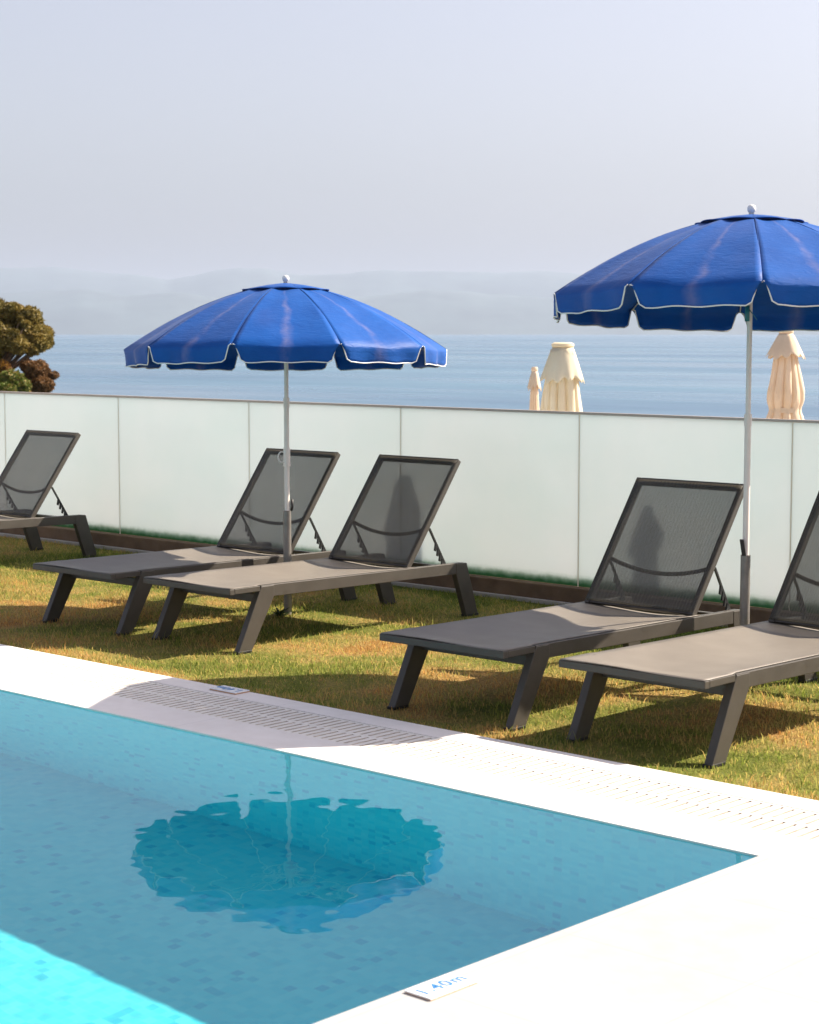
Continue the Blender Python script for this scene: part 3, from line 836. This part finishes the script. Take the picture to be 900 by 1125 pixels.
def plant(name, lab, cat, base_px, blobs, leaves, n, leaf, seed, trunk_r=.12, dd=0):
    """blobs: (px, py, radius px, depth offset m)"""
    ppm = fpx / (D45 + dd); base = at_pix(base_px[0], base_px[1], D45 + dd)
    root = empty(name, base); tag(root, lab, cat)
    cs = []
    tr = MB()
    for (px, py, rp, dz) in blobs:
        p = at_pix(px, py, D45 + dd + dz) - base; cs.append((p.x, p.y, p.z, rp / ppm))
        mid = Vector((p.x * .35, p.y * .35, p.z * .45))
        tr.tube([(0, 0, -.5), (p.x * .08, p.y * .08, p.z * .2), mid, p], [trunk_r, trunk_r * .8, trunk_r * .5, trunk_r * .15], 8)
    leaf_clump('crown', leaves, crown_points(cs, n, seed), leaf, seed, root)
    tr.build('trunk', M_bark, root, smooth=True)
r_ = random.Random(12)
bl = [(6, 372, 16, -.7), (20, 380, 11, -.8), (36, 384, 8, -.6), (-8, 384, 12, -.8), (44, 378, 9, -.5), (8, 350, 20, 0), (28, 352, 18, .2), (40, 372, 17, -.2), (48, 366, 10, .1), (22, 372, 17, .5), (2, 375, 20, -.2), (-15, 355, 24, .2), (-40, 360, 28, .3), (-60, 380, 24, 0), (15, 341, 10, -.3), (-3, 339, 12, .2), (50, 377, 8, -.1), (33, 345, 10, -.4)]
bl += [(r_.uniform(-30, 46), r_.uniform(340, 386), r_.uniform(3.5, 8), r_.uniform(-.9, .3)) for _ in range(44)]
plant('pine_tree', 'rounded dark olive tree crown rising above the fence against the sea horizon', 'tree', (-10, 430), bl, [L_dk, L_dk2, L_dk2], 70000, .052, 21, .07)
bl = [(40, 408, 14, 0), (50, 414, 10, .2), (46, 424, 12, -.2), (60, 412, 4.5, 0), (34, 418, 12, .3), (30, 402, 8, .1), (44, 400, 6, 0), (55, 422, 5, -.1)]
plant('brown_shrub', 'brown dry shrub with ragged outline below the tree crown', 'shrub', (40, 446), bl, [L_br, L_br, L_br2], 13000, .040, 22, .06, -.8)
bl = [(12, 418, 14, 0), (24, 424, 10, .1), (0, 424, 14, 0), (-18, 420, 16, .1), (6, 430, 12, -.3)]
plant('green_shrub', 'bright green shrub just above the fence top at the left photo edge', 'shrub', (4, 446), bl, [L_gr, L_gr, L_dk2], 13000, .040, 23, .06, -1.6)
bl = [(3, 402, 8, 0), (-8, 404, 10, 0), (-22, 402, 10, 0)]
plant('orange_shrub', 'small orange tinted shrub between the green shrub and the rock', 'shrub', (-6, 430), bl, [L_or, L_br], 4000, .035, 24, .04, -1.0)

# ------------------------------------------------------------------ sea, hills, haze
m, nt, out = mat('sea_water'); v = coords(nt)
mp = nt.nodes.new('ShaderNodeMapping'); mp.inputs['Rotation'].default_value = (0, 0, math.radians(-42)); mp.inputs['Scale'].default_value = (.35, 1, 1); L(nt, v, mp.inputs[0])
mv = mp.outputs[0]
hh = math_(nt, 'ADD', math_(nt, 'MULTIPLY', noise(nt, mv, .9, 4, .6), .35), math_(nt, 'MULTIPLY', noise(nt, mv, .06, 4, .5), 3.5))
col = ramp(nt, noise(nt, mv, .010, 5, .6), [(.35, (.04, .10, .17)), (.65, (.075, .16, .23))])
rg = ramp(nt, noise(nt, mv, .014, 5, .62), [(.35, (.17,) * 3), (.65, (.36,) * 3)])
L(nt, pbsdf(nt, col, rg, 0, .5, bump(nt, hh, .55, .6), ior=1.333), out.inputs[0]); M_sea = m
S = 10600     # distance of the horizon for an eye this high above the water
tag(MB().add([(0, 0, ZS)] + [(S * math.cos(k * PI / 90), S * math.sin(k * PI / 90), ZS) for k in range(180)], [(0, 1 + k, 1 + (k + 1) % 180) for k in range(180)]).build('sea', M_sea), kind='structure')

M_hill = simple('scrub_hillside', (.06, .085, .085), .95, var=.3, vscale=.002)
def hills(prof, dist, name, jag, seed):
    from mathutils import noise as mn
    A = math.radians(132.75); F = Vector((math.cos(A), math.sin(A), 0)); R = Vector((math.sin(A), -math.cos(A), 0))
    ppm = 2065 / dist; xs_ = [p[0] for p in prof]; ys_ = [p[1] for p in prof]
    vs = []; fs = []; nxx = 420; rows = 12
    for i in range(nxx + 1):
        px = -900 + 2700 * i / nxx
        py = float(np.interp(px, xs_, ys_)); H = (366 - py) / ppm + 1.7 - ZS
        X_ = (px - 450) / ppm
        H *= 1 + jag * (mn.noise(Vector((X_ * .0022, seed, 0))) * .5 + mn.noise(Vector((X_ * .008, seed, 3))) * .25)
        for j in range(rows + 1):
            t = j / rows; prof_h = math.sin(PI * t) if t < .5 else math.sin(PI * t)
            off = (t - .5) * dist * .22
            k = 1 + .25 * mn.noise(Vector((X_ * .0012, off * .0012, seed + 5))) * (1 - abs(2 * t - 1) ** .2 if abs(t - .5) > .05 else 0)
            p = F * (dist + off) + R * X_ * (1 + off / dist); vs.append((p.x, p.y, ZS - 5 + (H + 5) * prof_h * k))
    for i in range(nxx):
        for j in range(rows):
            a = i * (rows + 1) + j; fs.append((a, a + 1, a + rows + 2, a + rows + 1))
    tag(MB().add(vs, fs).build(name, M_hill, smooth=True), kind='structure')
hills([(-900, 330), (-400, 305), (-150, 298), (0, 295), (60, 294), (110, 300), (150, 302), (185, 308), (215, 303), (240, 297), (262, 295), (292, 296), (330, 303), (370, 301), (420, 299), (480, 300), (540, 300), (600, 299), (660, 303), (760, 300), (900, 306), (1300, 330), (1800, 360)], 17000, 'hills', .05, 1.0)
hills([(-900, 345), (-300, 330), (0, 322), (90, 318), (140, 326), (190, 321), (260, 330), (330, 322), (400, 327), (470, 318), (560, 324), (640, 330), (760, 326), (900, 335), (1300, 350), (1800, 362)], 13200, 'hills_nearer', .10, 4.0)

HAZE = .66e-4
hz = MB().box(-20000, 20000, -20000, 20000, ZS - 1.0, 720.0)
m, nt, out = mat('haze')
pv = nt.nodes.new('ShaderNodeVolumePrincipled'); pv.inputs['Color'].default_value = (.50, .565, .69, 1); pv.inputs['Density'].default_value = HAZE; pv.inputs['Anisotropy'].default_value = .1
L(nt, pv.outputs[0], out.inputs['Volume'])
ho = hz.build('haze', m); tag(ho, kind='stuff')
